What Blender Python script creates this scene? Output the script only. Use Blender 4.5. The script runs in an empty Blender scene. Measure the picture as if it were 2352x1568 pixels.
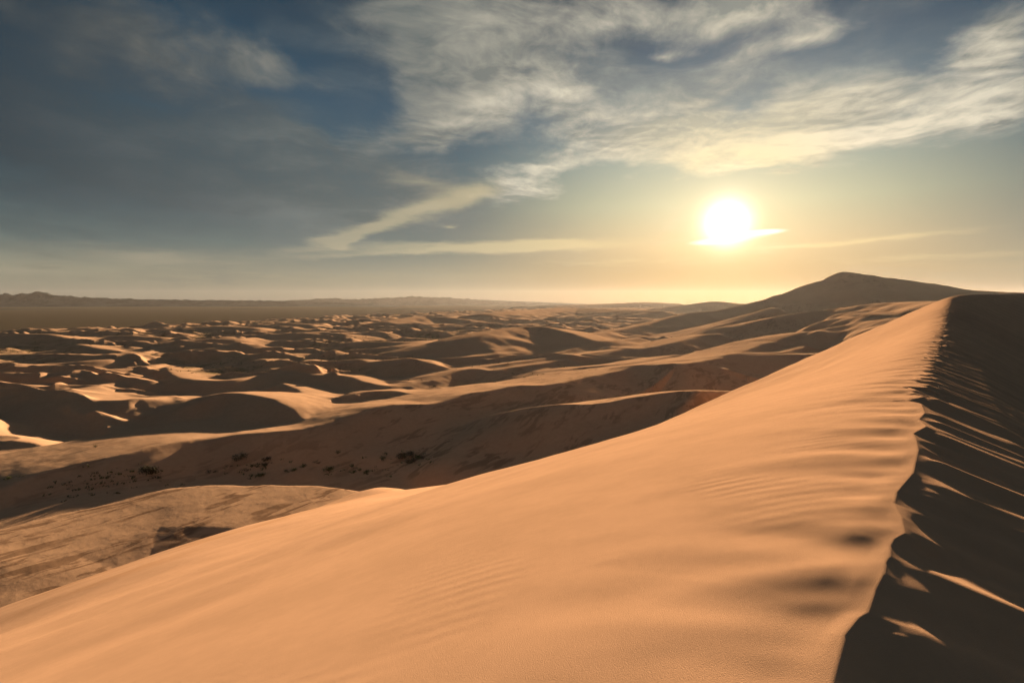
import bpy, math, random
import numpy as np

random.seed(7)
SC = bpy.context.scene
COL = SC.collection
R = math.radians

# ------------------------------------------------------------------ camera
F, CX, CY, HORIZON = 1306.7, 1176.0, 784.0, 690.0      # focal length etc. in photograph units (2352 wide)
PITCH = math.atan((CY - HORIZON) / F)
cam_data = bpy.data.cameras.new('camera')
cam_data.sensor_width = 36.0
cam_data.lens = 20.0
cam_data.clip_start = 0.05
cam_data.clip_end = 120000.0
cam = bpy.data.objects.new('camera', cam_data)
COL.objects.link(cam)
cam.location = (0, 0, 0)                               # eye at z = 0, the plain lies 60 m below
cam.rotation_euler = (math.pi / 2 - PITCH, 0, 0)
SC.camera = cam


def ray(px, py):
    X = (px - CX) / F
    Y = -(py - CY) / F
    return np.array([X, math.cos(PITCH) + math.sin(PITCH) * Y, -math.sin(PITCH) + math.cos(PITCH) * Y])


def az_el(px, py):
    d = ray(px, py)
    d = d / np.linalg.norm(d)
    return math.degrees(math.atan2(d[0], d[1])), math.degrees(math.asin(d[2]))


SUN_AZ, SUN_EL = az_el(1670, 512)

# ------------------------------------------------------------------ exposure, sun, sky
EXPOSURE = 2.15
SC.view_settings.view_transform = 'Standard'
SC.view_settings.look = 'None'
SC.view_settings.gamma = 1.0
SC.view_settings.use_curve_mapping = False
SC.view_settings.exposure = EXPOSURE
SC.cycles.volume_bounces = 1
SC.cycles.max_bounces = 6
SC.cycles.diffuse_bounces = 3

sun_data = bpy.data.lights.new('sun', 'SUN')
sun_data.energy = 4.6
sun_data.angle = R(0.7)
sun_data.color = (1.0, 0.71, 0.44)
sun = bpy.data.objects.new('sun', sun_data)
COL.objects.link(sun)
sun.rotation_euler = (R(90 - SUN_EL), 0, R(180 - SUN_AZ) )


def lin(c):
    out = []
    for v in c:
        v = v / 255.0
        out.append(v / 12.92 if v <= 0.04045 else ((v + 0.055) / 1.055) ** 2.4)
    return out


class Nodes:
    def __init__(self, tree):
        self.t = tree
        tree.nodes.clear()

    def new(self, kind, **kw):
        n = self.t.nodes.new(kind)
        for k, v in kw.items():
            setattr(n, k, v)
        return n

    def put(self, sock, v):
        if hasattr(v, 'is_output'):
            self.t.links.new(v, sock)
        elif v is not None:
            sock.default_value = v

    def math(self, op, a, b=None, c=None, clamp=False):
        n = self.new('ShaderNodeMath', operation=op, use_clamp=clamp)
        for i, v in enumerate((a, b, c)):
            if v is not None:
                self.put(n.inputs[i], v)
        return n.outputs[0]

    def vmath(self, op, a, b=None):
        n = self.new('ShaderNodeVectorMath', operation=op)
        self.put(n.inputs[0], a)
        if b is not None:
            self.put(n.inputs[1], b)
        return n.outputs['Value'] if op in ('DOT_PRODUCT', 'LENGTH') else n.outputs['Vector']

    def scale(self, a, s):
        n = self.new('ShaderNodeVectorMath', operation='SCALE')
        self.put(n.inputs[0], a)
        self.put(n.inputs['Scale'], s)
        return n.outputs['Vector']

    def noise(self, vec, scale, detail=4.0, rough=0.5, distortion=0.0, lac=2.0):
        n = self.new('ShaderNodeTexNoise')
        self.put(n.inputs['Vector'], vec)
        n.inputs['Scale'].default_value = scale
        n.inputs['Detail'].default_value = detail
        n.inputs['Roughness'].default_value = rough
        n.inputs['Lacunarity'].default_value = lac
        n.inputs['Distortion'].default_value = distortion
        return n.outputs['Fac']

    def mapping(self, vec, loc=(0, 0, 0), rot=(0, 0, 0), scale=(1, 1, 1), kind='POINT'):
        n = self.new('ShaderNodeMapping', vector_type=kind)
        self.put(n.inputs['Vector'], vec)
        n.inputs['Location'].default_value = loc
        n.inputs['Rotation'].default_value = rot
        n.inputs['Scale'].default_value = scale
        return n.outputs[0]

    def mrange(self, v, a, b, c=0.0, d=1.0, smooth=True):
        n = self.new('ShaderNodeMapRange', interpolation_type='SMOOTHSTEP' if smooth else 'LINEAR')
        self.put(n.inputs['Value'], v)
        n.inputs['From Min'].default_value = a
        n.inputs['From Max'].default_value = b
        n.inputs['To Min'].default_value = c
        n.inputs['To Max'].default_value = d
        return n.outputs['Result']

    def mix(self, f, a, b, blend='MIX'):
        n = self.new('ShaderNodeMix', data_type='RGBA', blend_type=blend)
        self.put(n.inputs[0], f)
        for s, v in ((n.inputs[6], a), (n.inputs[7], b)):
            if isinstance(v, (tuple, list)):
                v = (*v[:3], 1.0)
            self.put(s, v)
        return n.outputs[2]

    def ramp(self, f, stops):
        n = self.new('ShaderNodeValToRGB')
        self.put(n.inputs[0], f)
        cr = n.color_ramp
        cr.interpolation = 'LINEAR'
        while len(cr.elements) > 1:
            cr.elements.remove(cr.elements[-1])
        for i, (p, c) in enumerate(stops):
            e = cr.elements[0] if i == 0 else cr.elements.new(p)
            e.position = p
            e.color = (*c[:3], 1.0)
        return n.outputs[0]


world = bpy.data.worlds.new('World')
SC.world = world
world.use_nodes = True


def build_sky():
    N = Nodes(world.node_tree)
    tc = N.new('ShaderNodeTexCoord')
    d = N.vmath('NORMALIZE', tc.outputs['Generated'])
    sep = N.new('ShaderNodeSeparateXYZ')
    N.put(sep.inputs[0], d)
    x, y, z = sep.outputs
    deg = 180 / math.pi
    az = N.math('MULTIPLY', N.math('ARCTAN2', x, y), deg)
    el = N.math('MULTIPLY', N.math('ARCSINE', z), deg)
    sa, se = R(SUN_AZ), R(SUN_EL)
    sdir = (math.sin(sa) * math.cos(se), math.cos(sa) * math.cos(se), math.sin(se))
    ang = N.math('MULTIPLY', N.math('ARCCOSINE', N.math('MINIMUM', N.vmath('DOT_PRODUCT', d, sdir), 0.999999)), deg)

    # --- clear sky: by elevation, away from and towards the sun
    e01 = N.math('DIVIDE', N.math('MAXIMUM', el, 0.0), 60.0)
    away = N.ramp(e01, [(p / 60, lin(c)) for p, c in (
        (0, (118, 116, 106)), (2.5, (142, 138, 120)), (5, (102, 114, 111)), (8, (82, 99, 103)), (13, (60, 86, 99)),
        (18, (42, 74, 94)), (24, (36, 60, 76)), (32, (40, 52, 64)), (60, (66, 76, 86)))])  # zenith, out of view, raised above the sky below it as added fill
    toward = N.ramp(e01, [(p / 60, lin(c)) for p, c in (
        (0, (70, 58, 40)), (2.5, (160, 134, 94)), (5, (206, 180, 134)), (9, (196, 196, 160)), (13, (164, 178, 164)),
        (17, (98, 132, 148)), (22, (64, 98, 122)), (28, (56, 78, 94)), (60, (66, 76, 86)))])
    tf = N.mrange(ang, 2, 30, 1.0, 0.0)
    base = N.mix(tf, away, toward)
    sky = N.new('ShaderNodeTexSky', sky_type='NISHITA')
    sky.sun_disc = False
    sky.sun_elevation = se
    sky.sun_rotation = sa
    sky.altitude = 1500
    sky.dust_density = 2.0
    nish = N.scale(sky.outputs[0], 0.10 * 2 ** EXPOSURE)
    base = N.mix(0.012, base, nish)

    # --- cloud layer on a flat deck seen in perspective
    deck = N.math('DIVIDE', 1.0, N.math('ADD', N.math('MAXIMUM', z, 0.0), 0.10))
    pl = N.scale(d, deck)
    wn = N.new('ShaderNodeTexNoise')
    N.put(wn.inputs['Vector'], pl)
    wn.inputs['Scale'].default_value = 1.1
    wn.inputs['Detail'].default_value = 3
    warp = N.vmath('ADD', pl, N.scale(N.vmath('SUBTRACT', wn.outputs['Color'], (0.5, 0.5, 0.5)), 0.7))
    streak = N.mapping(warp, rot=(0, 0, R(35)), scale=(1.7, 1.0, 1))
    n1 = N.noise(streak, 2.2, 9, 0.57)
    n2 = N.noise(N.mapping(d, loc=(3, 1, 7), scale=(1, 1, 1.5)), 8.5, 8, 0.58, 0.35)
    n3 = N.noise(N.mapping(warp, loc=(9, 4, 2)), 3.8, 8, 0.57)

    comb = N.new('ShaderNodeCombineXYZ')
    N.put(comb.inputs[0], az)
    N.put(comb.inputs[1], el)
    wb = N.new('ShaderNodeTexNoise')
    N.put(wb.inputs['Vector'], pl)
    wb.inputs['Scale'].default_value = 2.2
    wb.inputs['Detail'].default_value = 5
    wob = N.vmath('MULTIPLY', N.vmath('SUBTRACT', wb.outputs['Color'], (0.5, 0.5, 0.5)), (9.0, 5.0, 0))
    ae = N.vmath('ADD', comb.outputs[0], wob)

    def blobs(items, vec):
        total = None
        for (px, py, rx, ry, rot, w) in items:
            a, e = az_el(px, py)
            g = N.new('ShaderNodeTexGradient', gradient_type='QUADRATIC_SPHERE')
            k = 1 / 26.0                                     # photograph units per degree, roughly
            N.put(g.inputs[0], vec)
            tm = g.texture_mapping
            tm.vector_type = 'TEXTURE'
            tm.translation, tm.rotation, tm.scale = (a, e, 0), (0, 0, R(rot)), (rx * k * 2.0, ry * k * 2.0, 1)
            total = N.math('MULTIPLY_ADD', g.outputs['Fac'], w, 0.0 if total is None else total)
        return total

    # thick, textured clouds (positions are directions in the sky)
    thick = blobs([
        (1090, 120, 170, 150, 0, 1.3), (930, 60, 190, 110, -20, .8), (1150, 235, 120, 45, 8, .7), (950, 200, 130, 50, -25, .6),
        (1290, 180, 110, 90, -60, .8), (1420, 25, 330, 55, 0, 1.1), (1700, 10, 240, 45, 0, .8),
        (1810, 95, 135, 28, 5, 1.0), (1520, 112, 60, 18, 10, .9), (1455, 165, 40, 14, 5, .5),
        (1330, 280, 220, 60, -8, .9), (1600, 290, 270, 75, 0, 1.1), (1900, 255, 230, 60, 5, 1.05), (2120, 285, 220, 50, 10, .8),
        (2290, 235, 150, 55, -3, 1.2), (1650, 352, 300, 24, 0, 1.1), (1800, 350, 140, 18, 8, .5), (1580, 390, 90, 18, 4, .7),
        (1250, 385, 160, 40, 14, .8), (1190, 430, 110, 36, 16, .8), (1230, 455, 60, 14, 16, .4),
        (2290, 105, 95, 45, 0, 1.0), (2345, 65, 70, 50, -30, .8), (1795, 386, 36, 8, 0, .6), (1920, 367, 22, 7, 0, .5),
        (570, 118, 140, 44, -18, 1.5), (440, 140, 110, 44, -25, 1.0), (290, 70, 180, 55, -35, 1.1), (570, 175, 70, 30, -20, .9),
        (150, 110, 120, 45, -30, .5), (960, 295, 140, 34, 10, .7), (840, 320, 160, 40, 0, .5)], ae)
    veil = blobs([
        (330, 210, 520, 140, -18, .75), (500, 330, 560, 120, -14, 1.1), (760, 385, 360, 60, -12, 1.2), (100, 330, 380, 240, 0, .9),
        (620, 450, 420, 110, 0, .7), (1600, 240, 480, 120, 0, .6), (2000, 190, 400, 110, 0, .45), (1400, 180, 330, 120, 0, .5),
        (1000, 100, 330, 130, 0, .5), (200, 60, 400, 140, -25, .35)], ae)
    bright = blobs([
        (1100, 250, 150, 26, 8, 1.0), (1060, 120, 130, 70, 0, .35), (1330, 200, 80, 50, 0, .6), (1680, 350, 330, 20, 0, 1.2), (1960, 305, 270, 28, 5, .9),
        (1740, 230, 60, 40, -30, .6), (2280, 230, 130, 40, -3, .9), (1220, 410, 150, 40, 14, 1.0), (560, 120, 130, 24, -18, .7),
        (1420, 45, 300, 30, 0, .5), (1800, 100, 140, 26, 5, .6), (2300, 105, 90, 40, 0, .8), (1580, 392, 90, 18, 4, .9), (1950, 205, 80, 20, 0, .5)], ae)
    wisp = blobs([
        (750, 550, 55, 18, 10, .9), (785, 560, 22, 22, 60, .9), (815, 540, 70, 18, 30, .8), (890, 512, 110, 20, 15, .8), (985, 478, 130, 24, 17, .8), (1080, 445, 100, 34, 20, .7), (980, 415, 160, 30, -8, .5),
        (1030, 516, 26, 7, 0, .8)], N.vmath('ADD', comb.outputs[0], N.scale(wob, 0.35)))
    low = blobs([
        (1150, 562, 330, 15, 1, .7), (900, 582, 460, 13, 4, .5), (330, 590, 190, 24, -4, .6), (60, 622, 170, 8, -2, .5),
        (700, 572, 230, 16, 3, .5), (2010, 551, 190, 9, 3, .8), (1830, 565, 120, 9, 3, .6), (2150, 590, 300, 18, 0, .4),
        (1250, 570, 260, 14, 2, .6), (1420, 600, 300, 16, 0, .4)], N.vmath('ADD', comb.outputs[0], N.scale(wob, 0.22)))

    gen = N.mrange(N.noise(N.mapping(warp, loc=(5, 8, 0)), 0.7, 4, .5), 0.5, 0.75)      # the same weather outside the frame
    out_f = N.mrange(N.math('ABSOLUTE', az), 46, 62)
    out_e = N.mrange(el, 32, 42)
    outside = N.math('MULTIPLY', N.math('MAXIMUM', out_f, out_e), N.mrange(el, 3, 12))
    thick = N.math('ADD', thick, N.math('MULTIPLY', N.math('MULTIPLY', gen, outside), 0.9))
    veil = N.math('ADD', veil, N.math('MULTIPLY', outside, 0.5))

    tex = N.math('ADD', N.math('ADD', N.math('MULTIPLY', n1, 0.26), N.math('MULTIPLY', n3, 0.30)), N.math('MULTIPLY', n2, 0.44))
    tsum = N.math('MINIMUM', thick, 1.0)
    dt = N.math('ADD', tsum, N.math('MULTIPLY', N.math('SUBTRACT', tex, 0.5), 3.8))
    dt = N.math('MULTIPLY', N.mrange(dt, 0.05, 1.25), N.mrange(thick, 0.02, 0.25))
    vt = N.noise(N.mapping(ae, rot=(0, 0, R(20)), scale=(0.035, 0.16, 1)), 1.0, 7, .58, 0.3)
    vt = N.math('ADD', N.math('MULTIPLY', vt, 0.65), N.math('MULTIPLY', tex, 0.35))
    dv = N.math('MULTIPLY', N.mrange(N.math('ADD', N.math('MINIMUM', veil, 1.1), N.math('MULTIPLY', N.math('SUBTRACT', vt, 0.5), 3.8)), -0.1, 1.6), 0.95)
    dw = N.mrange(N.math('ADD', wisp, N.math('MULTIPLY', N.math('SUBTRACT', tex, 0.5), 1.2)), 0.10, 0.95)
    dl = N.math('MULTIPLY', N.mrange(N.math('ADD', low, N.math('MULTIPLY', N.math('SUBTRACT', n3, 0.5), 0.5)), 0.1, 0.8), 0.6)

    a01 = N.math('DIVIDE', ang, 90.0)
    lit = N.ramp(a01, [(p / 90, lin(c)) for p, c in (
        (0, (255, 250, 225)), (6, (250, 232, 186)), (12, (248, 234, 204)), (20, (228, 219, 196)), (30, (176, 172, 157)),
        (42, (140, 139, 130)), (55, (96, 99, 97)), (90, (70, 74, 78)))])
    grey = N.ramp(a01, [(p / 90, lin(c)) for p, c in (
        (0, (225, 215, 180)), (8, (190, 186, 164)), (15, (146, 150, 142)), (24, (124, 128, 123)), (35, (112, 118, 115)),
        (48, (84, 92, 94)), (62, (52, 61, 67)), (90, (50, 55, 60)))])
    warm = N.ramp(a01, [(p / 90, lin(c)) for p, c in (
        (0, (255, 240, 190)), (8, (248, 220, 160)), (20, (228, 208, 160)), (32, (206, 192, 154)), (45, (172, 162, 138)), (90, (130, 126, 116)))])
    c = N.mix(dv, base, N.mix(N.mrange(vt, .42, .62), N.scale(grey, 0.75), N.scale(grey, 1.25)))
    # relief of the clouds: brighter where the deck thins towards the sun
    n4 = N.noise(N.vmath('ADD', N.mapping(warp, loc=(9, 4, 2)), (0.05 * sdir[0], 0.05 * sdir[1], -0.02)), 3.8, 8, 0.57)
    rel = N.math('MULTIPLY', N.math('SUBTRACT', n3, n4), 3.0)
    edge = N.math('MULTIPLY', N.math('SUBTRACT', 1.0, dt), 0.35)
    shade = N.math('ADD', N.math('ADD', N.math('ADD', 0.14, rel), edge), N.math('MULTIPLY', bright, 0.85), clamp=True)
    c = N.mix(N.math('MULTIPLY', dt, 0.95), c, N.mix(shade, grey, lit))
    c = N.mix(N.math('MULTIPLY', dw, 0.52), c, warm)
    c = N.mix(dl, c, warm)

    # --- aureole of the sun in the dusty air, and the blown-out disc
    def glow(width, power, col, amp):
        g = N.math('POWER', 0.3679, N.math('POWER', N.math('DIVIDE', ang, width), power))
        return N.scale(N.mix(1.0, (*lin(col),), (1, 1, 1), 'MULTIPLY'), N.math('MULTIPLY', N.math('MULTIPLY', g, amp), N.mrange(el, -1.5, 6.5, 0.12, 1.0)))

    for wd, p, col, amp in ((1.22, 1.5, (255, 250, 228), 4.5), (3.5, 1.2, (255, 222, 162), 0.46), (10, 1.2, (255, 202, 136), 0.17)):
        c = N.vmath('ADD', c, glow(wd, p, col, amp))
    # thin bright bars of cloud across the lower limb of the sun
    bars = blobs([(1745, 533, 55, 6, 2, 1.0), (1640, 556, 60, 8, 2, .8), (1700, 545, 90, 10, 2, .5)], comb.outputs[0])
    c = N.mix(N.mrange(bars, 0.15, 0.6), c, (1.6, 1.45, 1.1))

    below = N.mrange(el, -3.0, 0.0)
    c = N.mix(below, lin((96, 80, 62)), c)
    bg = N.new('ShaderNodeBackground')
    N.put(bg.inputs['Color'], c)
    bg.inputs['Strength'].default_value = 1.0 / 2 ** EXPOSURE
    out = N.new('ShaderNodeOutputWorld')
    N.t.links.new(bg.outputs[0], out.inputs['Surface'])


build_sky()


# ------------------------------------------------------------------ numeric noise
class Noise2:
    def __init__(self, seed):
        r = np.random.RandomState(seed)
        a = r.rand(256) * 2 * np.pi
        self.g = np.stack([np.cos(a), np.sin(a)], -1)
        self.p = np.concatenate([r.permutation(256)] * 2)

    def __call__(self, x, y):
        xi = np.floor(x).astype(np.int64)
        yi = np.floor(y).astype(np.int64)
        fx, fy = x - xi, y - yi
        u = fx * fx * fx * (fx * (fx * 6 - 15) + 10)
        v = fy * fy * fy * (fy * (fy * 6 - 15) + 10)

        def corner(ox, oy):
            g = self.g[self.p[self.p[(xi + ox) & 255] + ((yi + oy) & 255)]]
            return g[..., 0] * (fx - ox) + g[..., 1] * (fy - oy)
        a = corner(0, 0) * (1 - u) + corner(1, 0) * u
        b = corner(0, 1) * (1 - u) + corner(1, 1) * u
        return (a * (1 - v) + b * v) * 1.4

    def fbm(self, x, y, octaves=4, gain=0.5):
        t, amp = 0.0, 1.0
        for k in range(octaves):
            t = t + amp * self(x + 17.3 * k, y - 9.1 * k)
            x, y, amp = x * 2.03, y * 2.03, amp * gain
        return t


NA, NB, NC, ND = Noise2(1), Noise2(2), Noise2(3), Noise2(4)


def sstep(x, a, b):
    t = np.clip((x - a) / (b - a), 0, 1)
    return t * t * (3 - 2 * t)


def smax(a, b, k):
    h = np.clip(0.5 + 0.5 * (a - b) / k, 0, 1)
    return b + (a - b) * h + k * h * (1 - h)


def catmull(P, per=8):
    P = np.asarray(P, float)
    Q = np.vstack([2 * P[0] - P[1], P, 2 * P[-1] - P[-2]])
    out = []
    for i in range(1, len(Q) - 2):
        p0, p1, p2, p3 = Q[i - 1], Q[i], Q[i + 1], Q[i + 2]
        for t in np.linspace(0, 1, per, endpoint=False):
            out.append(0.5 * (2 * p1 + (p2 - p0) * t + (2 * p0 - 5 * p1 + 4 * p2 - p3) * t * t + (3 * p1 - p0 - 3 * p2 + p3) * t ** 3))
    out.append(P[-1])
    return np.array(out)


def at_height(px, py, z):
    r = ray(px, py)
    return r * (z / r[2])


def at_depth(px, py, depth):
    r = ray(px, py)
    return r * (depth / r[1])


def grid_mesh(name, X, Y, Z, mat, attrs=None, flip=False):
    nu, nv = X.shape
    co = np.stack([X, Y, Z], -1).reshape(-1, 3).astype(np.float32)
    idx = np.arange(nu * nv, dtype=np.int32).reshape(nu, nv)
    q = np.stack([idx[:-1, :-1], idx[1:, :-1], idx[1:, 1:], idx[:-1, 1:]], -1).reshape(-1, 4)
    if flip:
        q = q[:, ::-1]
    me = bpy.data.meshes.new(name)
    me.vertices.add(len(co))
    me.vertices.foreach_set('co', co.ravel())
    me.loops.add(q.size)
    me.loops.foreach_set('vertex_index', np.ascontiguousarray(q).ravel())
    me.polygons.add(len(q))
    me.polygons.foreach_set('loop_start', np.arange(0, q.size, 4, dtype=np.int32))
    me.update(calc_edges=True)
    me.polygons.foreach_set('use_smooth', np.ones(len(q), dtype=bool))
    for k, v in (attrs or {}).items():
        a = me.attributes.new(k, 'FLOAT', 'POINT')
        a.data.foreach_set('value', np.asarray(v, np.float32).ravel())
    me.materials.append(mat)
    ob = bpy.data.objects.new(name, me)
    COL.objects.link(ob)
    ob['kind'] = 'structure'
    return ob


# ------------------------------------------------------------------ sand
RIDGE_AZ = R(38.0)
U = np.array([math.sin(RIDGE_AZ), math.cos(RIDGE_AZ)])           # along the foreground crest
NL = np.array([-math.cos(RIDGE_AZ), math.sin(RIDGE_AZ)])         # to its left


def sand_material(name, near):
    m = bpy.data.materials.new(name)
    m.use_nodes = True
    N = Nodes(m.node_tree)
    geo = N.new('ShaderNodeNewGeometry')
    pos = geo.outputs['Position']

    def attr(n):
        a = N.new('ShaderNodeAttribute', attribute_name=n)
        return a.outputs['Fac']
    # local frame: x along the crest, y across it
    loc = N.mapping(pos, rot=(0, 0, -(math.pi / 2 - RIDGE_AZ)))
    big = N.noise(loc, 0.02, 4, .55)
    if near:
        col = N.mix(N.mrange(big, .3, .7), (0.54, 0.328, 0.203), (0.60, 0.363, 0.222))
    else:
        col = N.mix(N.mrange(big, .3, .7), (0.50, 0.315, 0.195), (0.55, 0.345, 0.212))
    grain_col = N.noise(pos, 0.6, 8, .75)
    col = N.mix(N.mrange(grain_col, .35, .65, 0, .30), col, (0.37, 0.23, 0.135))
    # wind-scoured patches of darker, coarser sand, drawn out along the wind
    if near:
        st = N.noise(N.mapping(loc, scale=(0.055, 0.30, 0.30), rot=(0, 0, R(5))), 1.0, 6, .60, 0.6)
    else:
        st = N.noise(N.mapping(loc, rot=(0, 0, R(6)), scale=(0.060, 0.24, 0.24)), 1.0, 7, .62, 1.3)
    patch = N.mrange(N.noise(N.mapping(loc, scale=(1, 1.8, 1)), 0.085 if near else 0.06, 3, .55), (.44 if near else .47), .57)
    sc = N.math('MULTIPLY', N.math('MULTIPLY', N.mrange(st, .48, .52), patch), attr('scour'))
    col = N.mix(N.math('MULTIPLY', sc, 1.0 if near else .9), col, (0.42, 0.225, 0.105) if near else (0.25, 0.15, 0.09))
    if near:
        col = N.mix(N.math('MULTIPLY', attr('face_stripes'), 0.3), col, (0.36, 0.235, 0.145))  # darker stripes put into the colour along the slip-face chutes
    else:
        vg = N.math('MULTIPLY', N.mrange(N.noise(pos, 0.045, 8, .72), .46, .62), attr('veg'))
        col = N.mix(vg, col, (0.125, 0.115, 0.045))
        pb = attr('gravel')
        col = N.mix(pb, col, (0.085, 0.070, 0.050))
    # relief
    h = N.math('MULTIPLY', N.noise(pos, 150.0 if near else 1.1, 3, .7), 0.0028 if near else 0.045)
    if near:
        wav = N.new('ShaderNodeTexWave', wave_type='BANDS', bands_direction='Y', wave_profile='SIN')
        N.put(wav.inputs['Vector'], N.mapping(pos, rot=(0, 0, R(-7))))
        wav.inputs['Scale'].default_value = 1.7
        wav.inputs['Distortion'].default_value = 3.4
        wav.inputs['Detail'].default_value = 3
        wav.inputs['Detail Scale'].default_value = 0.7
        rm = N.mrange(N.noise(pos, 0.55, 2, .5), .42, .62)
        h = N.math('ADD', h, N.math('MULTIPLY', N.math('MULTIPLY', wav.outputs['Fac'], 0.0034), N.math('MULTIPLY', rm, attr('ripple'))))
        h = N.math('ADD', h, N.math('MULTIPLY', N.noise(N.mapping(loc, scale=(0.25, 2.2, 1)), 2.0, 4, .6), 0.0025))
    bump = N.new('ShaderNodeBump')
    bump.inputs['Strength'].default_value = 1.0
    bump.inputs['Distance'].default_value = 1.0
    N.put(bump.inputs['Height'], h)
    b = N.new('ShaderNodeBsdfPrincipled')
    N.put(b.inputs['Base Color'], col)
    b.inputs['Roughness'].default_value = 0.9
    b.inputs['Specular IOR Level'].default_value = 0.0
    N.t.links.new(bump.outputs[0], b.inputs['Normal'])
    o = N.new('ShaderNodeOutputMaterial')
    N.t.links.new(b.outputs[0], o.inputs['Surface'])
    return m


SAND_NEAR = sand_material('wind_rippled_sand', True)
SAND_FAR = sand_material('dune_field_sand', False)


# ------------------------------------------------------------------ foreground dune with its scalloped crest
def interp(u, pts):
    p = np.array(pts, float)
    return np.interp(u, p[:, 0], p[:, 1])


def smooth_interp(u, pts):
    p = np.array(pts, float)
    x, y = p[:, 0], p[:, 1]
    m = np.gradient(y, x)
    i = np.clip(np.searchsorted(x, u) - 1, 0, len(x) - 2)
    h = x[i + 1] - x[i]
    t = np.clip((u - x[i]) / h, 0, 1)
    return ((2 * t ** 3 - 3 * t * t + 1) * y[i] + (t ** 3 - 2 * t * t + t) * h * m[i]
            + (3 * t * t - 2 * t ** 3) * y[i + 1] + (t ** 3 - t * t) * h * m[i + 1])


def crest_z(u):
    return smooth_interp(u, [(-60, -6.0), (-20, -2.4), (-5, -1.8), (0, -1.72), (8, -1.72), (14, -1.95), (25, -2.5), (50, -3.0), (90, -2.9), (140, -0.8), (200, 1.4), (260, 2.2), (350, 2.4), (500, 2)])


CREST_PX = [(1905, 1600), (1913, 1568), (1931, 1500), (1939, 1472), (1971, 1432), (1992, 1420), (2010, 1368), (2030, 1328), (2034, 1303),
            (2043, 1289), (2045, 1264), (2053, 1249), (2078, 1235), (2070, 1196), (2053, 1163), (2059, 1138), (2097, 1091),
            (2102, 1066), (2109, 1034), (2104, 1004), (2098, 990), (2129, 970), (2111, 950), (2125, 932), (2118, 907)]
cp = []
for px, py in CREST_PX:
    w = at_height(px, py, -1.72)
    cp.append((w[0] * U[0] + w[1] * U[1], w[0] * NL[0] + w[1] * NL[1]))
cp = np.array(cp)
print('crest u range', cp[0, 0], cp[-1, 0], 'n', cp[:, 1].min(), cp[:, 1].max())
U_END = cp[-1, 0]


def crest_mean(u):
    return smooth_interp(u, [(-60, -3), (-20, 0.2), (-5, 0.35), (2, .42), (6, .46), (9, .55), (25, 0.78), (90, 1.3), (140, 1.2), (190, 0.2), (225, -5), (262, -19), (310, -46), (360, -90), (500, -240)])


def crest_wiggle(u):
    w = np.interp(u, cp[:, 0], cp[:, 1]) - crest_mean(u)
    inside = (u > cp[0, 0]) & (u < U_END)
    k = 0.95
    ph = u * k + 0.9 * NA(u * .37, u * 0 + 3.3)
    saw = np.abs((ph % 1.0) - 0.62) * 2.0
    ph2 = u * 0.43 + 0.7 * NB(u * .2, u * 0 + 1.1)
    saw2 = np.abs((ph2 % 1.0) - 0.3) * 2.0
    w2 = (saw - .6) * 0.16 + (saw2 - .6) * 0.20 + 0.10 * NC(u * 1.9, u * 0 + 8.8)
    w2 = w2 * np.clip(1.0 + u / 60.0, 1, 2.2)
    t = np.where(u > U_END, sstep(u, U_END, U_END + 0.8), 0.4 * sstep(-u, -cp[0, 0], -cp[0, 0] + 5))
    return np.where(inside, w, w2 * t + np.where(u > U_END, cp[-1, 1] - crest_mean(U_END), cp[0, 1] - crest_mean(cp[0, 0])) * (1 - t))


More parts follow.
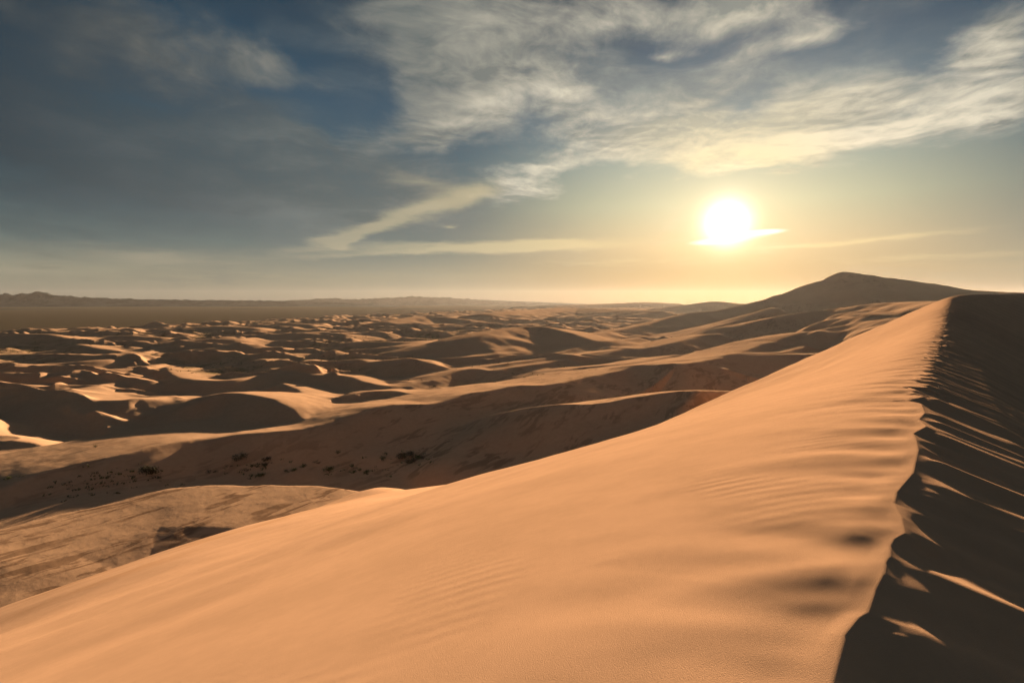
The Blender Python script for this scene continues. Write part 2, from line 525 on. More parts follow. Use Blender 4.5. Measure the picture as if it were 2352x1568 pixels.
def build_foreground():
    un = np.concatenate([np.linspace(-60, -6, 50, endpoint=False), np.linspace(-6, 1.2, 60, endpoint=False), 1.2 * np.exp(np.linspace(0, math.log(420 / 1.2), 1230))])
    dl = np.concatenate([[0.0], np.geomspace(0.012, 140, 250)])
    dr = np.geomspace(0.010, 150, 165)[::-1]
    dd = np.concatenate([-dr, dl])
    u, d = np.meshgrid(un, dd, indexing='ij')
    nm, wg = crest_mean(u), crest_wiggle(u)
    n = nm + wg * np.exp(-np.abs(d) / np.where(d > 0, 0.65, 2.2)) + d
    zc = crest_z(u)
    dist = np.maximum(u, 1.0)
    big = np.clip(1 + u / 40.0, 1, 3.5)

    # left flank: convex top, then a long even slope, then a break to the steeper far side
    s = smooth_interp(u, [(-60, .41), (0, .410), (12, .392), (22, .384), (30, .395), (37, .43), (45, .465), (60, .48), (90, .50), (130, .53), (200, .57), (420, .52)])
    de = smooth_interp(u, [(-60, 60), (0, 58), (25, 58), (38, 60), (50, 62), (62, 60), (90, 52), (130, 45), (180, 34), (220, 28), (300, 26), (420, 25)])
    de = de + 2.5 * NA.fbm(u / 17, u * 0 + 5.5, 2)
    dp = np.maximum(d, 0)
    w = 1.8
    g = s * (np.sqrt(dp * dp + w * w) - w)
    over = dp - de
    k = 5.0
    soft = np.where(over > 40, over, k * np.log1p(np.exp(np.clip(over / k, -30, 30))))
    g = g + soft * (0.62 - s)
    g = g - 3.5 * np.exp(-((u - 41) / 8) ** 2 - ((dp - 50) / 9) ** 2) + 2.4 * np.exp(-((u - 50) / 10) ** 2 - ((dp - 38) / 11) ** 2) + 0.9 * np.exp(-((u - 30) / 8) ** 2 - ((dp - 21) / 8) ** 2)
    # long soft swells running along the dune
    swell = 0.10 * NB.fbm(u / 30 + 9, dp / 3.2, 2) * sstep(dp, 3, 12)
    swell += 0.50 * NB.fbm(u / 34, dp / 16, 2) * sstep(dp, 4, 22)
    swell += 0.035 * NC.fbm(u / 5.0, dp / 2.6, 2) * sstep(dp, .8, 6) * (1 - sstep(dp, 30, 60))
    # hollows and humps just behind the lip
    env = np.exp(-dp / (0.65 * big)) * sstep(dp, 0.0, 0.25)
    hol = NA.fbm((u + 0.5 * dp) / (0.85 * big), dp / (1.1 * big), 2) * 0.050 * big ** .6 * env
    hol += NC((u + 0.35 * dp) * 2.1 / big, dp * 0.8) * 0.018 * big * np.exp(-dp / (0.7 * big)) * sstep(dp, 0.0, 0.1)
    z_left = zc - g + swell + hol

    # right: slip face with chutes that run obliquely down from the notches of the lip
    dn = np.maximum(-d, 0)
    u0 = u - 0.5 * dn
    dec = np.exp(-dn / (0.85 * np.clip(big, 1, 2.4)))
    off = nm + crest_wiggle(u0) * dec - n
    off = np.where(d < 0, off, 0)
    face = 0.402 * off + 0.20 * np.maximum(off - 1.1 * big, 0) - 0.02 * np.maximum(off - 25, 0)
    fl = NB.fbm(u0 * 1.7 / big, dn * 0.16, 2) * 0.105 * big * sstep(dn, 0.0, 0.25 * big) * np.exp(-dn / (2.4 * big))
    fl += NC(u0 * 4.3 / big, dn * 0.5) * 0.020 * big * sstep(dn, 0.0, 0.2 * big) * np.exp(-dn / (1.1 * big))
    fl += NA(u0 * 0.42, dn * 0.05) * 0.16 * sstep(dn, 0.6, 4)
    fl += NB.fbm(u0 * 1.1 + 20, dn * 0.05, 3) * 0.10 * sstep(dn, .8, 4)
    z_right = zc - face + fl

    z = np.where(d >= 0, z_left, z_right)
    X = u * U[0] + n * NL[0]
    Y = u * U[1] + n * NL[1]
    # patches of darker sand only on the lower part of the flank
    scour = np.where(d > 0, sstep(dp, 17, 34) * (1 - 0.6 * sstep(u, 60, 120)) * 0.55 + sstep(over, -9, -1) * 0.5, 0)
    scour = np.clip(scour * sstep(NC.fbm(u / 18 + 4, dp / 10, 2), -.25, .35), 0, 1)
    z = np.maximum(z, -70)
    face_stripes = np.clip(NC.fbm(u0 * 0.8 + 5, dn * 0.07, 4) * 1.1 + .25, 0, 1) * sstep(dn, 0.2, 1.5)
    return grid_mesh('foreground_dune', X, Y, z, SAND_NEAR, {'scour': scour, 'face_stripes': face_stripes, 'ripple': np.exp(-np.abs(dp - 1.5) / 1.2) * (d > 0) * (1 - sstep(u, 7, 14))}, flip=True)


build_foreground()

# ------------------------------------------------------------------ the sea of dunes below
FLOOR = -60.0


def crest(pts, front, back, reach=45.0):
    """pts: (photo x, photo y, crest height) -> smooth crest line in the world"""
    W = catmull([at_height(px, py, z) for px, py, z in pts], 9)
    return W, math.tan(R(front)), math.tan(R(back)), reach


def crest_t(pts, front, back, reach=160.0, smooth=True):
    W = np.array([at_depth(px, py, t) for px, py, t in pts])
    if smooth:
        W = catmull(W, 6)
    return W, math.tan(R(front)), math.tan(R(back)), (reach if smooth else -reach)


DUNES = [
    # shelf under the flank: its scoured, sunlit top and the short dark face before it
    crest([(-150, 1272, -47.5), (0, 1216, -47.5), (200, 1169, -47.5), (400, 1121, -47), (600, 1115, -46.5), (740, 1118, -46), (830, 1130, -46.5)], 1.0, 46, 24),
    # great dark dune across the valley
    crest([(-160, 1180, -58), (0, 1121, -56), (108, 1082, -54), (287, 1041, -52.5), (427, 1011, -52), (520, 1004, -53.5)], 19, 2.5, 48),
    crest([(330, 1050, -59), (430, 1020, -54), (538, 999, -51.5), (703, 983, -50.5), (815, 951, -48), (894, 930, -46),
           (1002, 926, -46.5), (1073, 904, -45), (1127, 897, -44.5), (1188, 885, -43.5), (1271, 881, -43.5), (1414, 853, -42), (1504, 838, -40), (1700, 818, -37), (1900, 812, -36)], 19, 7, 60),
    # its nearer shoulder, with a sunlit back
    crest([(1040, 990, -56), (1100, 962, -50), (1160, 946, -45.5), (1253, 931, -41), (1370, 927, -38.5), (1450, 914, -36), (1530, 902, -33.5), (1600, 896, -31.5), (1700, 898, -29), (1790, 905, -27)], 20, 6.5, 40),
    crest([(-120, 895, -50), (11, 902, -50), (108, 903, -50), (147, 919, -51), (215, 919, -50.5), (280, 919, -50), (330, 914, -50), (350, 936, -54)], 17, 7.5, 36),
    crest([(362, 952, -54), (405, 940, -51), (466, 918, -48), (502, 905, -46.5), (538, 902, -46), (596, 909, -46.5), (646, 925, -48), (682, 943, -50), (705, 963, -52.5), (721, 976, -55.5)], 22, 7.5, 36),
    crest([(650, 880, -53), (678, 891, -52), (713, 907, -52), (742, 915, -52), (800, 907, -50), (829, 900, -49.5), (904, 897, -50), (960, 909, -52)], 20, 7.5, 36),
    crest([(600, 838, -52), (632, 849, -51), (664, 857, -50.5), (718, 860, -50), (760, 861, -49.5), (804, 865, -49.5), (850, 879, -51), (894, 886, -52), (940, 882, -53)], 20, 7.5, 36),
    crest([(380, 842, -53), (398, 857, -52), (416, 866, -51.5), (451, 872, -51), (494, 874, -50.5), (556, 870, -50.5), (628, 857, -51.5), (690, 850, -53)], 18, 7.5, 36),
    crest([(40, 880, -54), (140, 888, -53), (158, 895, -52.5), (215, 888, -52), (250, 881, -52.5), (330, 872, -54)], 18, 7.5, 36),
    crest([(-60, 832, -52), (60, 838, -51), (180, 848, -51), (300, 845, -52), (380, 835, -54)], 16, 7.5, 36),
    crest([(872, 862, -54), (886, 841, -49), (919, 824, -45), (951, 824, -44.5), (994, 834, -46.5), (1037, 847, -51), (1060, 853, -54)], 24, 7),
    crest([(940, 888, -52), (980, 875, -51), (1073, 847, -48), (1130, 850, -49), (1181, 843, -48.5), (1288, 826, -47.5), (1342, 813, -47), (1450, 800, -46)], 19, 7.5, 36),
    crest([(1100, 850, -50), (1140, 838, -48), (1230, 826, -47), (1300, 812, -46)], 20, 7.5, 36),
    crest([(1300, 850, -48), (1339, 843, -46), (1396, 839, -45), (1450, 834, -44), (1560, 815, -41)], 18, 7.5, 36),
    crest([(1400, 795, -46), (1470, 800, -44), (1540, 788, -41), (1600, 772, -38), (1650, 765, -36)], 20, 7.5, 36),
    # rows of crests in the middle distance
    crest([(1330, 826, -50), (1367, 816, -48), (1414, 807, -46.5), (1468, 800, -45.5), (1504, 794, -45), (1560, 780, -43)], 19, 8),
    crest([(1240, 822, -51), (1281, 811, -48.5), (1324, 797, -46), (1360, 789, -44.5), (1414, 782, -44), (1470, 775, -44)], 19, 8),
    crest([(1260, 765, -46), (1296, 764, -43), (1317, 771, -42.5), (1339, 768, -42), (1400, 760, -42)], 16, 8),
    crest([(900, 814, -52), (944, 807, -49), (1001, 793, -46), (1055, 782, -44), (1100, 775, -44)], 19, 8),
    crest([(800, 803, -51), (847, 800, -48.5), (894, 796, -47.5), (951, 789, -47), (1000, 780, -48)], 18, 8),
    crest([(930, 830, -52), (980, 825, -49), (1048, 821, -47.5), (1109, 816, -47), (1163, 811, -47), (1230, 806, -48)], 19, 8),
    crest([(700, 826, -52), (750, 829, -49.5), (822, 825, -48.5), (858, 832, -49), (872, 839, -51)], 18, 7),
    crest([(780, 788, -50), (822, 785, -47), (930, 785, -46), (973, 783, -47)], 17, 8),
    crest([(-80, 812, -51), (0, 814, -49.5), (108, 812, -48.5), (215, 815, -48.5), (305, 812, -49), (350, 806, -51)], 16, 7),
    crest([(110, 836, -53), (136, 834, -51), (179, 830, -50), (251, 825, -50), (300, 822, -52)], 17, 7.5, 36),
    crest([(180, 790, -51), (201, 794, -48.5), (233, 800, -48), (272, 805, -49), (300, 808, -51)], 18, 7),
    crest([(320, 790, -51), (359, 785, -48), (466, 778, -46.5), (538, 778, -47), (590, 775, -49)], 16, 8),
    crest([(420, 805, -51), (470, 800, -49), (560, 797, -48.5), (640, 800, -50)], 17, 7),
    crest([(520, 822, -52), (580, 818, -50), (650, 812, -49), (720, 812, -51)], 17, 7),
    crest([(600, 770, -50), (660, 765, -46), (740, 762, -45.5), (800, 768, -48)], 14, 8),
    crest([(1350, 868, -50), (1420, 862, -47), (1500, 855, -44.5), (1580, 848, -42), (1660, 845, -40)], 18, 7),
    crest([(1080, 800, -49), (1150, 795, -46.5), (1220, 786, -45.5), (1280, 782, -47)], 17, 8),
    # hills of the middle distance
    crest([(1000, 800, -44), (1051, 785, -39), (1109, 767, -34), (1181, 752, -31), (1252, 750, -31), (1310, 766, -36), (1370, 785, -43)], 14, 8),
    crest([(880, 740, -45), (929, 731, -40), (965, 726, -37), (1010, 727, -38), (1080, 735, -44)], 9, 7.5, 36),
    crest([(1100, 722, -38), (1145, 717, -34), (1240, 710, -30), (1330, 707, -28), (1430, 711, -30), (1520, 714, -32)], 8, 7.5, 36),
    crest([(600, 745, -47), (660, 741, -44), (720, 745, -47)], 10, 7.5, 36),
    crest([(420, 752, -48), (500, 748, -46), (590, 752, -48)], 10, 7.5, 36),
    crest([(0, 770, -45), (60, 766, -42), (130, 768, -43), (180, 776, -48)], 15, 7.5, 36),
    crest([(230, 772, -50), (300, 770, -47), (380, 775, -50)], 14, 7.5, 36),
    crest_t([(1500, 708, 2600), (1560, 702, 2600), (1640, 692, 2600), (1700, 697, 2600), (1800, 700, 2600)], 9, 7.5, 36),
    crest_t([(1180, 704, 4300), (1300, 700, 4300), (1400, 697, 4300), (1480, 694, 4300), (1560, 697, 4300)], 6, 7.5, 36),
    # peaked dune on the right and the spurs before it
    crest_t([(1400, 762, 900), (1508, 739, 1050), (1587, 718, 1120), (1651, 713, 1150), (1759, 688, 1180), (1795, 676, 1190), (1885, 645, 1200), (1935, 623.5, 1200),
             (1990, 630, 1190), (2046, 638, 1170), (2136, 650, 1130), (2244, 667, 1080), (2320, 671, 1000), (2450, 676, 900), (2700, 685, 800)], 17, 12, 160, False),
    crest_t([(1700, 752, 640), (1784, 729, 660), (1831, 719, 665), (1921, 708, 650), (2010, 697, 600), (2082, 693, 540), (2200, 690, 430)], 19, 7.5, 36),
    crest_t([(1560, 836, 330), (1673, 816, 375), (1759, 789, 430), (1831, 767, 465), (1885, 756.5, 470), (1975, 742, 450), (2061, 730, 410), (2200, 724, 330)], 20, 7.5, 36),
    crest_t([(1673, 818, 378), (1760, 811, 390), (1815, 806, 398), (1845, 792, 425)], 18, 9),
    crest_t([(1480, 795, 700), (1560, 775, 760), (1640, 752, 800), (1700, 735, 820), (1780, 705, 850)], 16, 9),
]


def ridge_height(x, y, W, tf, tb, reach):
    """Height of a dune round its crest line: steep to the front, gentle to the back.
    The crest height is averaged over the line by nearness, so that fans at bends stay smooth."""
    best = np.full(x.shape, 1e12)
    side = np.zeros(x.shape)
    perp = np.zeros(x.shape)
    zs = np.zeros(x.shape)
    ws = np.zeros(x.shape)
    last = len(W) - 2
    w = 0.006 * float(np.hypot(*W[len(W) // 2, :2]))
    reach = abs(reach)
    for i, (a, b) in enumerate(zip(W[:-1], W[1:])):
        dx, dy = b[0] - a[0], b[1] - a[1]
        L2 = dx * dx + dy * dy
        tt = ((x - a[0]) * dx + (y - a[1]) * dy) / L2
        t = np.clip(tt, 0, 1)
        ex, ey = x - (a[0] + t * dx), y - (a[1] + t * dy)
        d2 = ex * ex + ey * ey
        zc = a[2] + t * (b[2] - a[2])
        if i == 0:
            zc = zc - 0.30 * np.maximum(-tt, 0) * math.sqrt(L2)
        if i == last:
            zc = zc - 0.30 * np.maximum(tt - 1, 0) * math.sqrt(L2)
        q = d2 + 4 * w * w
        q = math.sqrt(L2) / (q * q * q)
        zs += q * zc
        ws += q
        cr = dx * (y - a[1]) - dy * (x - a[0])
        off = np.abs(cr) / math.sqrt(L2)
        m = (d2 < best - 1e-6) | ((d2 < best + 1e-6) & (off > perp))   # at a corner the broader side decides
        perp = np.where(m, off, perp)
        best = np.where(m, d2, best)
        side = np.where(m, cr, side)
    d = np.sqrt(best + w * w) - w                              # crests rounded a little
    far = np.maximum(d - reach, 0)
    var = tf * (1 + 0.30 * NB.fbm(x / 45, y / 45, 2))
    front = var * d * (1.10 - 0.26 * np.minimum(d / 60, 1)) + (0.07 * far if tf < 0.05 else 0)
    back = tb * d + max(0.36 - tb, 0) * 0.8 * far
    return zs / ws - np.where(side < 0, front, back)


def field_edge(x, y):
    """signed distance inside the dune field (positive inside), the open plain lies left of the line"""
    p = np.array([(-3000, 700), (-940, 1060), (-700, 1650), (-420, 2600), (500, 4700), (1500, 7000)], float)
    ye = np.interp(x, p[:, 0], p[:, 1])
    return (ye - y) * 0.75


def field_height(x, y):
    sa = R(SUN_AZ)
    wx = x + 5 * NA.fbm(x / 40, y / 40, 3)
    wy = y + 5 * NB.fbm(x / 40, y / 40, 3)
    inside = sstep(field_edge(x, y) + 160 * NC.fbm(x / 260, y / 260, 3), -60, 260)
    base = FLOOR + 2.5 * NA.fbm(x / 150, y / 150, 3)
    r = np.hypot(x, y)
    H = base.copy()
    # transverse dunes: sharp crests across the light, steep sides to the viewer
    for lam, hmax, seed, rot, lo in ((150, 7.5, 11, -8, -.30), (84, 9.5, 12, 6, -.50), (46, 7.2, 13, -14, -.60), (27, 3.2, 14, 10, -.50)):
        n1, n2 = Noise2(seed), Noise2(seed + 20)
        a = sa + R(rot)
        s = wx * math.sin(a) + wy * math.cos(a)
        c = wx * math.cos(a) - wy * math.sin(a)
        ph = s / lam + 0.95 * n1.fbm(c / (lam * 2.6), s / (lam * 2.4), 3, .42) + seed * .37
        f = ph - np.floor(ph)
        rise = 0.24
        prof = np.where(f < rise, f / rise, 1 - (f - rise) / (1 - rise))
        prof = np.where(f < rise, prof ** 1.15, prof ** 1.5)
        amp = sstep(n2.fbm(c / (lam * 3.4), s / (lam * 1.2), 2), lo, lo + .75)
        near = sstep(r, 310, 430) if lam > 60 else sstep(r, 225, 360)
        prof = prof - 0.10 * np.exp(-((f - rise) / 0.07) ** 2)
        if lam < 40:
            near = near * (1 - 0.8 * sstep(r, 450, 900))
        H = H + hmax * amp * prof * near * 0.9
    H = FLOOR - 2.5 + (H - FLOOR + 2.5) * inside
    for W, tf, tb, reach in DUNES:
        reach_ = abs(reach)
        ext = min(500, (W[:, 2].max() + 66) / min(tf, tb), reach_ + (W[:, 2].max() + 66) / 0.25)
        lo = W[:, :2].min(0) - ext
        hi = W[:, :2].max(0) + ext
        m = (x > lo[0]) & (x < hi[0]) & (y > lo[1]) & (y < hi[1])
        if not m.any():
            continue
        rr = np.hypot(*W[len(W) // 2, :2])
        sc = np.clip(rr / 400, .35, 2.0)
        xx = (x[m] + wx[m] * 0) + 1.6 * sc * NC.fbm(x[m] / (26 * sc), y[m] / (26 * sc), 3)
        yy = y[m] + 1.6 * sc * ND.fbm(x[m] / (26 * sc), y[m] / (26 * sc), 3)
        h = ridge_height(xx, yy, W, tf, tb, reach)
        h = h + 0.25 * sc * NB.fbm(x[m] / (20 * sc), y[m] / (20 * sc), 3) * sstep(np.abs(h - W[:, 2].max()), 0.5, 6)
        H[m] = smax(H[m], h, 2.2 * sc)
    H = H + 0.04 * NA.fbm(x / 5, y / 5, 3) * (1 - sstep(r, 300, 900))
    return H


def build_field():
    na, nr = 1040, 800
    az = np.radians(np.linspace(-52, 52, na))
    # finer rings where the ground is near, coarser beyond
    rr = np.concatenate([np.geomspace(72, 520, 540, endpoint=False), np.geomspace(520, 7000, nr - 540)])
    A, Rr = np.meshgrid(az, rr, indexing='ij')
    x, y = np.sin(A) * Rr, np.cos(A) * Rr
    z = field_height(x, y)
    # keep out from under the foreground dune
    uu = x * U[0] + y * U[1]
    nn = x * NL[0] + y * NL[1]
    under = (1 - sstep(nn - crest_mean(uu), 52, 72)) * (1 - sstep(uu, 215, 260))
    z = z * (1 - under) + np.minimum(z, -62) * under
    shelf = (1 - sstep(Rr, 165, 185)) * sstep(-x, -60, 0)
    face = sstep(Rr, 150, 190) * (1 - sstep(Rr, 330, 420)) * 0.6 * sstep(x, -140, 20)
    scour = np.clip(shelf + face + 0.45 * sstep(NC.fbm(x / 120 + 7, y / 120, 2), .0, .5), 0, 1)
    low = 1 - sstep(z, FLOOR + 1, FLOOR + 13)
    veg = low * sstep(NA.fbm(x / 210 + 3, y / 210, 3) + .35 * np.exp(-((x + 260) / 260) ** 2 - ((y - 650) / 260) ** 2), -.15, .45) * sstep(Rr, 260, 420)
    gravel = 1 - sstep(field_edge(x, y) + 160 * NC.fbm(x / 260, y / 260, 3), -40, 240)
    fade = sstep(Rr, 3000, 5500) * .35
    return grid_mesh('dune_field', x, y, z, SAND_FAR, {'scour': scour, 'veg': veg, 'gravel': np.clip(gravel + fade, 0, 1)}, flip=True)


build_field()


# ------------------------------------------------------------------ the plain and the far ranges
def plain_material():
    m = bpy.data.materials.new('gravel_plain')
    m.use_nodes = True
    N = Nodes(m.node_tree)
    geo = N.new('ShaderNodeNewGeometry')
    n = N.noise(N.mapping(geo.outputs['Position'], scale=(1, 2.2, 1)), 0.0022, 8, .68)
    c = N.mix(N.mrange(n, .35, .65), (0.030, 0.034, 0.034), (0.075, 0.073, 0.065))  # bluish cast of distance haze is put into the plain's colour
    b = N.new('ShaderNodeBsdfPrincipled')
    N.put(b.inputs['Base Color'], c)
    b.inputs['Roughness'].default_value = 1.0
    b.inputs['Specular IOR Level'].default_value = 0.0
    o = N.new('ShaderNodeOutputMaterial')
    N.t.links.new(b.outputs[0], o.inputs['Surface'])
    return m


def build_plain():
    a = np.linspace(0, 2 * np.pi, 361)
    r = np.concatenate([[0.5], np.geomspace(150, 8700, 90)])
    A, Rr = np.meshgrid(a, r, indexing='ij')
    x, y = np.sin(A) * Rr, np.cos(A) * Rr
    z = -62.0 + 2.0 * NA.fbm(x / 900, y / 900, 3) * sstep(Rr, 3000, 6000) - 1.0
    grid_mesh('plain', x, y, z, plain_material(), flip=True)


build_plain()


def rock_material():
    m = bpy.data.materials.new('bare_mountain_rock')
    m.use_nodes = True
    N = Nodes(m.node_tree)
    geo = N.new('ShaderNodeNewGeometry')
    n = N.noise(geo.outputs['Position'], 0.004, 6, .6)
    c = N.mix(N.mrange(n, .35, .65), (0.040, 0.050, 0.058), (0.065, 0.078, 0.088))  # rock colour tinted blue to stand in for the haze of distance
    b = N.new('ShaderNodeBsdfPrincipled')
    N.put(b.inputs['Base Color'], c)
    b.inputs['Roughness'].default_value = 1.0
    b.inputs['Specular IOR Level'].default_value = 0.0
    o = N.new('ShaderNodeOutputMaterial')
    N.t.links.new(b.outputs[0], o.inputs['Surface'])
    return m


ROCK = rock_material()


def build_range(name, skyline, dist, depth, rough, seed):
    """A mountain range: crest heights follow the skyline, flanks carved by noise."""
    W = catmull([at_depth(px, py, dist) for px, py in skyline], 30)
    n1, n2 = Noise2(seed), Noise2(seed + 1)
    t = np.linspace(0, 1, 420)
    src = np.linspace(0, 1, len(W))
    cx, cz = np.interp(t, src, W[:, 0]), np.interp(t, src, W[:, 2])
    v = np.linspace(-1, 1, 60)
    X, V = np.meshgrid(cx, v, indexing='ij')
    Zc = np.meshgrid(cz, v, indexing='ij')[0]
    Y = dist + V * depth + depth * .12 * n1.fbm(X / (depth * .5), V * 0, 3)
    hgt = Zc + 64
    prof = (1 - np.abs(V)) ** 1.25
    jag = 1 + rough * (n2.fbm(X / (depth * .16), Y / (depth * .16), 5, .55)) * (0.35 + .65 * np.abs(V) ** .5)
    Z = -64 + hgt * prof * jag
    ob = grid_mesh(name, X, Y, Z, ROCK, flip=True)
    return ob


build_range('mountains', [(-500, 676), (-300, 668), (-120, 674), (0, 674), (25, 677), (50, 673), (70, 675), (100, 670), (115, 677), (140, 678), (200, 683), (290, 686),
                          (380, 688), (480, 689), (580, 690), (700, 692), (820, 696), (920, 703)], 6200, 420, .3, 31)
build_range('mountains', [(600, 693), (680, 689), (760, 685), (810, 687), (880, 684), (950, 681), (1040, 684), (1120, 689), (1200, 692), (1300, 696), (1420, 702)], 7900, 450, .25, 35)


# ------------------------------------------------------------------ plants
def leaf_material(name, a, b):
    m = bpy.data.materials.new(name)
    m.use_nodes = True
    N = Nodes(m.node_tree)
    geo = N.new('ShaderNodeNewGeometry')
    n = N.noise(geo.outputs['Position'], 1.7, 3, .6)
    c = N.mix(N.mrange(n, .35, .65), a, b)
    p = N.new('ShaderNodeBsdfPrincipled')
    N.put(p.inputs['Base Color'], c)
    p.inputs['Roughness'].default_value = 0.85
    p.inputs['Specular IOR Level'].default_value = 0.1
    o = N.new('ShaderNodeOutputMaterial')
    N.t.links.new(p.outputs[0], o.inputs['Surface'])
    return m


GREEN = leaf_material('dusty_green_leaf', (0.045, 0.060, 0.018), (0.085, 0.095, 0.032))
DARK = leaf_material('dry_twiggy_leaf', (0.040, 0.036, 0.020), (0.075, 0.062, 0.032))
WOOD = leaf_material('grey_wood', (0.07, 0.05, 0.035), (0.11, 0.08, 0.055))


def mesh_from(name, verts, faces, mat):
    me = bpy.data.meshes.new(name)
    me.from_pydata([tuple(v) for v in verts], [], faces)
    me.update()
    me.materials.append(mat)
    return me


def shrub_meshes(seed, w, h, leaves, lean, mat):
    """stems spreading from one root, narrow leaf blades along and round their tips"""
    r = random.Random(seed)
    sv, sf, lv, lf = [], [], [], []
    tips = []
    for i in range(15):
        a = r.uniform(0, 6.283)
        out = w * 0.5 * r.uniform(.25, 1.0)
        top = h * r.uniform(.45, 1.0) * (1 - .35 * (out / (w * .5)) ** 2)
        p0 = np.array([0.05 * math.cos(a), 0.05 * math.sin(a), -0.25])
        p2 = np.array([out * math.cos(a) + lean * top, out * math.sin(a), top])
        p1 = p0 * .45 + p2 * .55 + np.array([0, 0, .12 * top])
        rad = 0.05
        base = len(sv)
        for k, (p, q) in enumerate(((p0, 1.0), (p1, .6), (p2, .2))):
            for j in range(3):
                t = 2.094 * j
                sv.append(p + rad * q * np.array([math.cos(t), math.sin(t), 0]))
        for k in range(2):
            for j in range(3):
                b0, b1 = base + k * 3 + j, base + k * 3 + (j + 1) % 3
                sf.append((b0, b1, b1 + 3, b0 + 3))
        tips.append((p1, p2))
    for i in range(leaves):
        p1, p2 = tips[r.randrange(len(tips))]
        t = r.uniform(.1, 1.1)
        s = h * .16
        c = p1 * (1 - t) + p2 * t + np.array([r.gauss(0, s), r.gauss(0, s), r.gauss(0, s * .7)])
        c[2] = max(c[2], 0.02)
        L, wd = h * r.uniform(.10, .22), h * r.uniform(.02, .045)
        d = np.array([r.gauss(0, 1) + lean, r.gauss(0, 1), r.gauss(.7, .6)])
        d = d / np.linalg.norm(d)
        e = np.cross(d, np.array([r.gauss(0, 1), r.gauss(0, 1), r.gauss(0, 1)]))
        e = e / (np.linalg.norm(e) + 1e-6)
        b = len(lv)
        lv += [c - d * L * .5, c + e * wd, c + d * L * .5, c - e * wd]
        lf.append((b, b + 1, b + 2, b + 3))
    return mesh_from('stems', sv, sf, WOOD), mesh_from('foliage', lv, lf, mat)


def ground_hits(pix):
    """where sight lines meet the dune field"""
    out = []
    t = np.geomspace(90, 2500, 2600)
    for px, py in pix:
        r = ray(px, py)
        X, Y, Zr = r[0] * t / r[1], t, r[2] * t / r[1]
        z = field_height(X, Y)
        i = int(np.argmax(z > Zr))
        out.append((X[i], Y[i], z[i]))
    return out


KINDS = {k: shrub_meshes(sd, w, h, n, lean, mat) for k, (sd, w, h, n, lean, mat) in {
    'round': (1, 3.0, 1.5, 620, 0.0, GREEN), 'flat': (2, 3.8, 0.8, 520, 0.15, DARK), 'lean': (3, 3.4, 1.7, 620, 0.8, DARK),
    'thin': (4, 2.0, 1.1, 260, 0.1, GREEN), 'tall': (5, 2.8, 2.1, 640, 0.1, DARK)}.items()}

SHRUBS = [  # photo x, y, kind, size, label
    (544, 1056, 'lean', 1.6, 'long dark shrub leaning uphill, leftmost of the upper shrubs on the shaded valley floor'),
    (524, 1070, 'flat', 1.0, 'small dark shrub just down the slope from the long leaning shrub'),
    (484, 1083, 'flat', 1.3, 'flat brown shrub lying low on the sand, leftmost on the open valley floor'),
    (562, 1078, 'flat', 1.2, 'low dark shrub between the flat brown one and the round green one'),
    (578, 1070, 'thin', 1.1, 'thin greenish shrub behind the row of low dark shrubs'),
    (607, 1056, 'lean', 1.05, 'short dark leaning shrub right of the long leaning shrub'),
    (608, 1068, 'tall', .7, 'small upright dark shrub just below the short leaning shrub'),
    (619, 1061, 'flat', .7, 'very small dark shrub touching the right side of the short leaning shrub'),
    (597, 1092, 'round', 1.15, 'round bright green shrub, nearest of the shrubs to the sunlit shelf'),
    (577, 1092, 'thin', 1.0, 'sparse greenish shrub just left of the round bright green shrub'),
    (656, 1080, 'thin', .9, 'sparse small green shrub alone in the middle of the valley floor'),
    (675, 1079, 'round', .8, 'small pale green shrub right of the sparse one in mid valley'),
    (696, 1070, 'round', .85, 'small dark green shrub up the slope from the pale green one'),
    (727, 1060, 'flat', 1.1, 'low dark shrub highest up the slope in the middle group'),
    (754, 1079, 'round', 1.35, 'dense dark green shrub, broadest in the middle of the valley floor'),
    (775, 1039, 'thin', 1.3, 'thin dark shrub alone high on the shaded dune face'),
    (808, 1070, 'thin', 1.2, 'tall sparse twiggy shrub at the back of the loose right hand group'),
    (812, 1084, 'round', .75, 'small green tuft of shrub at the front of the loose right hand group'),
    (826, 1078, 'thin', 1.0, 'wispy green shrub in the middle of the loose right hand group'),
    (842, 1084, 'round', .85, 'small dark shrub at the right end of the loose right hand group'),
    (878, 1052, 'thin', 1.6, 'faint sparse shrub between the loose group and the big shrub clump'),
    (922, 1050, 'tall', 1.35, 'tall dark shrub at the left of the big clump below the dark dune face'),
    (940, 1044, 'tall', 1.2, 'dark bushy shrub at the back of the big clump'),
    (938, 1062, 'lean', 1.2, 'dark shrub hanging down the slope at the front of the big clump'),
    (958, 1052, 'round', 1.3, 'broad shrub in the middle of the big clump'),
    (974, 1050, 'flat', 1.2, 'low spreading shrub at the right end of the big clump'),
    (332, 1082, 'tall', 1.2, 'dark upright shrub on the long shaded slope at the left'),
    (347, 1086, 'tall', 1.4, 'tallest dark shrub of the pair on the long shaded slope at the left'),
    (356, 1096, 'flat', 1.2, 'low dark shrub below the pair on the long shaded slope'),
    (18, 1098, 'round', .8, 'small green shrub at the far left edge of the sand, leftmost of all the shrubs'),
    (47, 1092, 'flat', .7, 'tiny flat dark shrub just right of the small green one at the left edge'),
    (220, 1024, 'thin', .9, 'lone tiny shrub on the sunlit patch of sand beyond the shaded slope'),
]


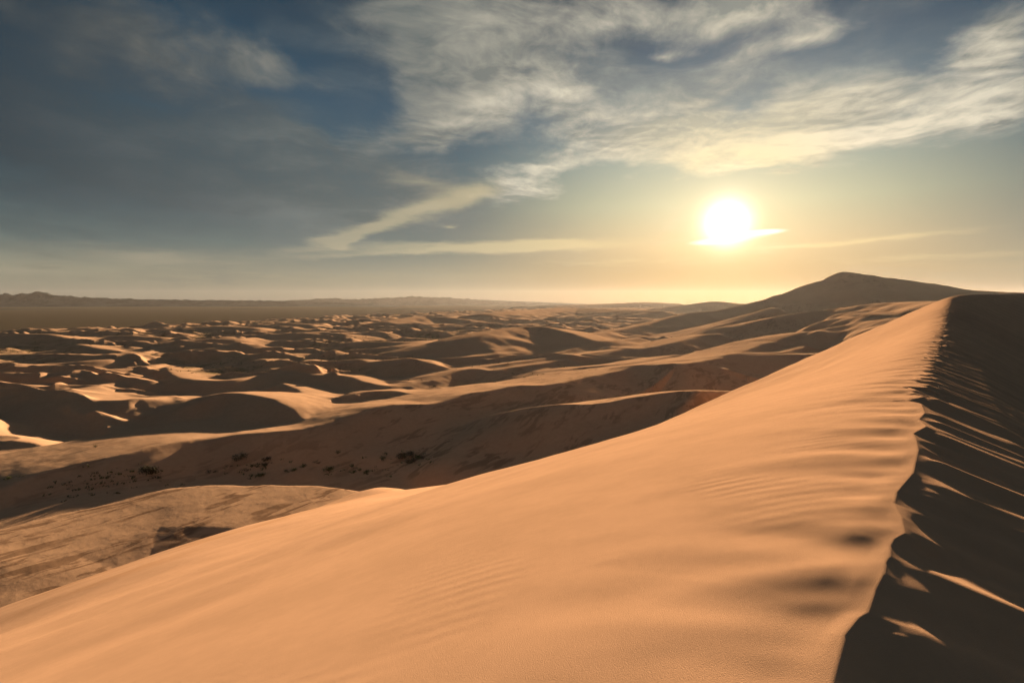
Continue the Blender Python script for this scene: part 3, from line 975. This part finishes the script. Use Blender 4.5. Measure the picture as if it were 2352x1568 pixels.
def build_shrubs():
    hits = ground_hits([(s[0], s[1] + 3) for s in SHRUBS])
    r = random.Random(5)
    for (px, py, kind, size, label), (x, y, z) in zip(SHRUBS, hits):
        root = bpy.data.objects.new('desert_shrub', None)
        root.empty_display_size = 0.5
        COL.objects.link(root)
        root.location = (x, y, z)
        root.rotation_euler = (0, 0, r.uniform(-.5, .5))
        root.scale = (size, size, size * r.uniform(.85, 1.1))
        root['label'] = label
        root['category'] = 'shrub'
        root['group'] = 'shrubs scattered over the sand below the great dune'
        for nm, me in zip(('stems', 'foliage'), KINDS[kind]):
            o = bpy.data.objects.new(nm, me)
            COL.objects.link(o)
            o.parent = root


build_shrubs()


def build_scrub():
    """ground cover of dry grass clumps in the hollows of the dune field: far too many to count"""
    r = np.random.RandomState(9)
    n = 42000
    az = np.radians(r.uniform(-46, 30, n))
    d = 250 * (1300 / 250) ** r.rand(n)
    x, y = np.sin(az) * d, np.cos(az) * d
    z = field_height(x, y)
    veg = (1 - sstep(z, FLOOR + 1, FLOOR + 13)) * sstep(NA.fbm(x / 210 + 3, y / 210, 3) + .35 * np.exp(-((x + 260) / 260) ** 2 - ((y - 650) / 260) ** 2), -.15, .45)
    veg = veg * sstep(NC.fbm(x / 24, y / 24, 3), -.1, .5) * sstep(d, 260, 420) * (field_edge(x, y) > 0)
    keep = r.rand(n) < veg * .8
    # and the mottled patch on the long shaded slope
    pts = ground_hits([(px + r.normal(0, 44), py + r.normal(0, 10)) for px, py in [(250, 1100)] * 30 + [(320, 1090)] * 22 + [(170, 1120)] * 24 + [(930, 1056)] * 20 + [(820, 1080)] * 16 + [(600, 1075)] * 26])
    P = np.concatenate([np.stack([x[keep], y[keep], z[keep]], -1), np.array(pts)])
    print('scrub clumps', len(P))
    V, Fc = [], []
    for (px, py, pz) in P:
        s = r.uniform(.5, 1.2)
        for k in range(7):
            a = r.uniform(0, 6.283)
            o = np.array([px + r.normal(0, .5 * s), py + r.normal(0, .5 * s), pz - .05])
            e = np.array([math.cos(a), math.sin(a), 0]) * .28 * s
            t = np.array([r.normal(0, .3), r.normal(0, .3), r.uniform(.35, .8)]) * s
            b = len(V)
            V += [o - e, o + e, o + t]
            Fc.append((b, b + 1, b + 2))
    ob = bpy.data.objects.new('dune_scrub', mesh_from('dune_scrub', V, Fc, leaf_material('scrub_leaf', (0.085, 0.08, 0.038), (0.15, 0.135, 0.065))))
    COL.objects.link(ob)
    ob['kind'] = 'stuff'


build_scrub()


# ------------------------------------------------------------------ air
def build_haze():
    lo, hi = (-9000, -9000, -67.0), (9000, 9000, 150.0)
    v = [(x, y, z) for x in (lo[0], hi[0]) for y in (lo[1], hi[1]) for z in (lo[2], hi[2])]
    f = [(0, 1, 3, 2), (4, 6, 7, 5), (0, 4, 5, 1), (2, 3, 7, 6), (0, 2, 6, 4), (1, 5, 7, 3)]
    me = bpy.data.meshes.new('haze')
    me.from_pydata(v, [], f)
    me.update()
    m = bpy.data.materials.new('dusty_air')
    m.use_nodes = True
    N = Nodes(m.node_tree)
    p = N.new('ShaderNodeVolumePrincipled')
    p.inputs['Color'].default_value = (0.86, 0.84, 0.82, 1)
    p.inputs['Density'].default_value = 1.15e-5
    p.inputs['Anisotropy'].default_value = 0.50
    o = N.new('ShaderNodeOutputMaterial')
    N.t.links.new(p.outputs[0], o.inputs['Volume'])
    me.materials.append(m)
    ob = bpy.data.objects.new('haze', me)
    COL.objects.link(ob)
    ob['kind'] = 'stuff'
    return ob



build_haze()
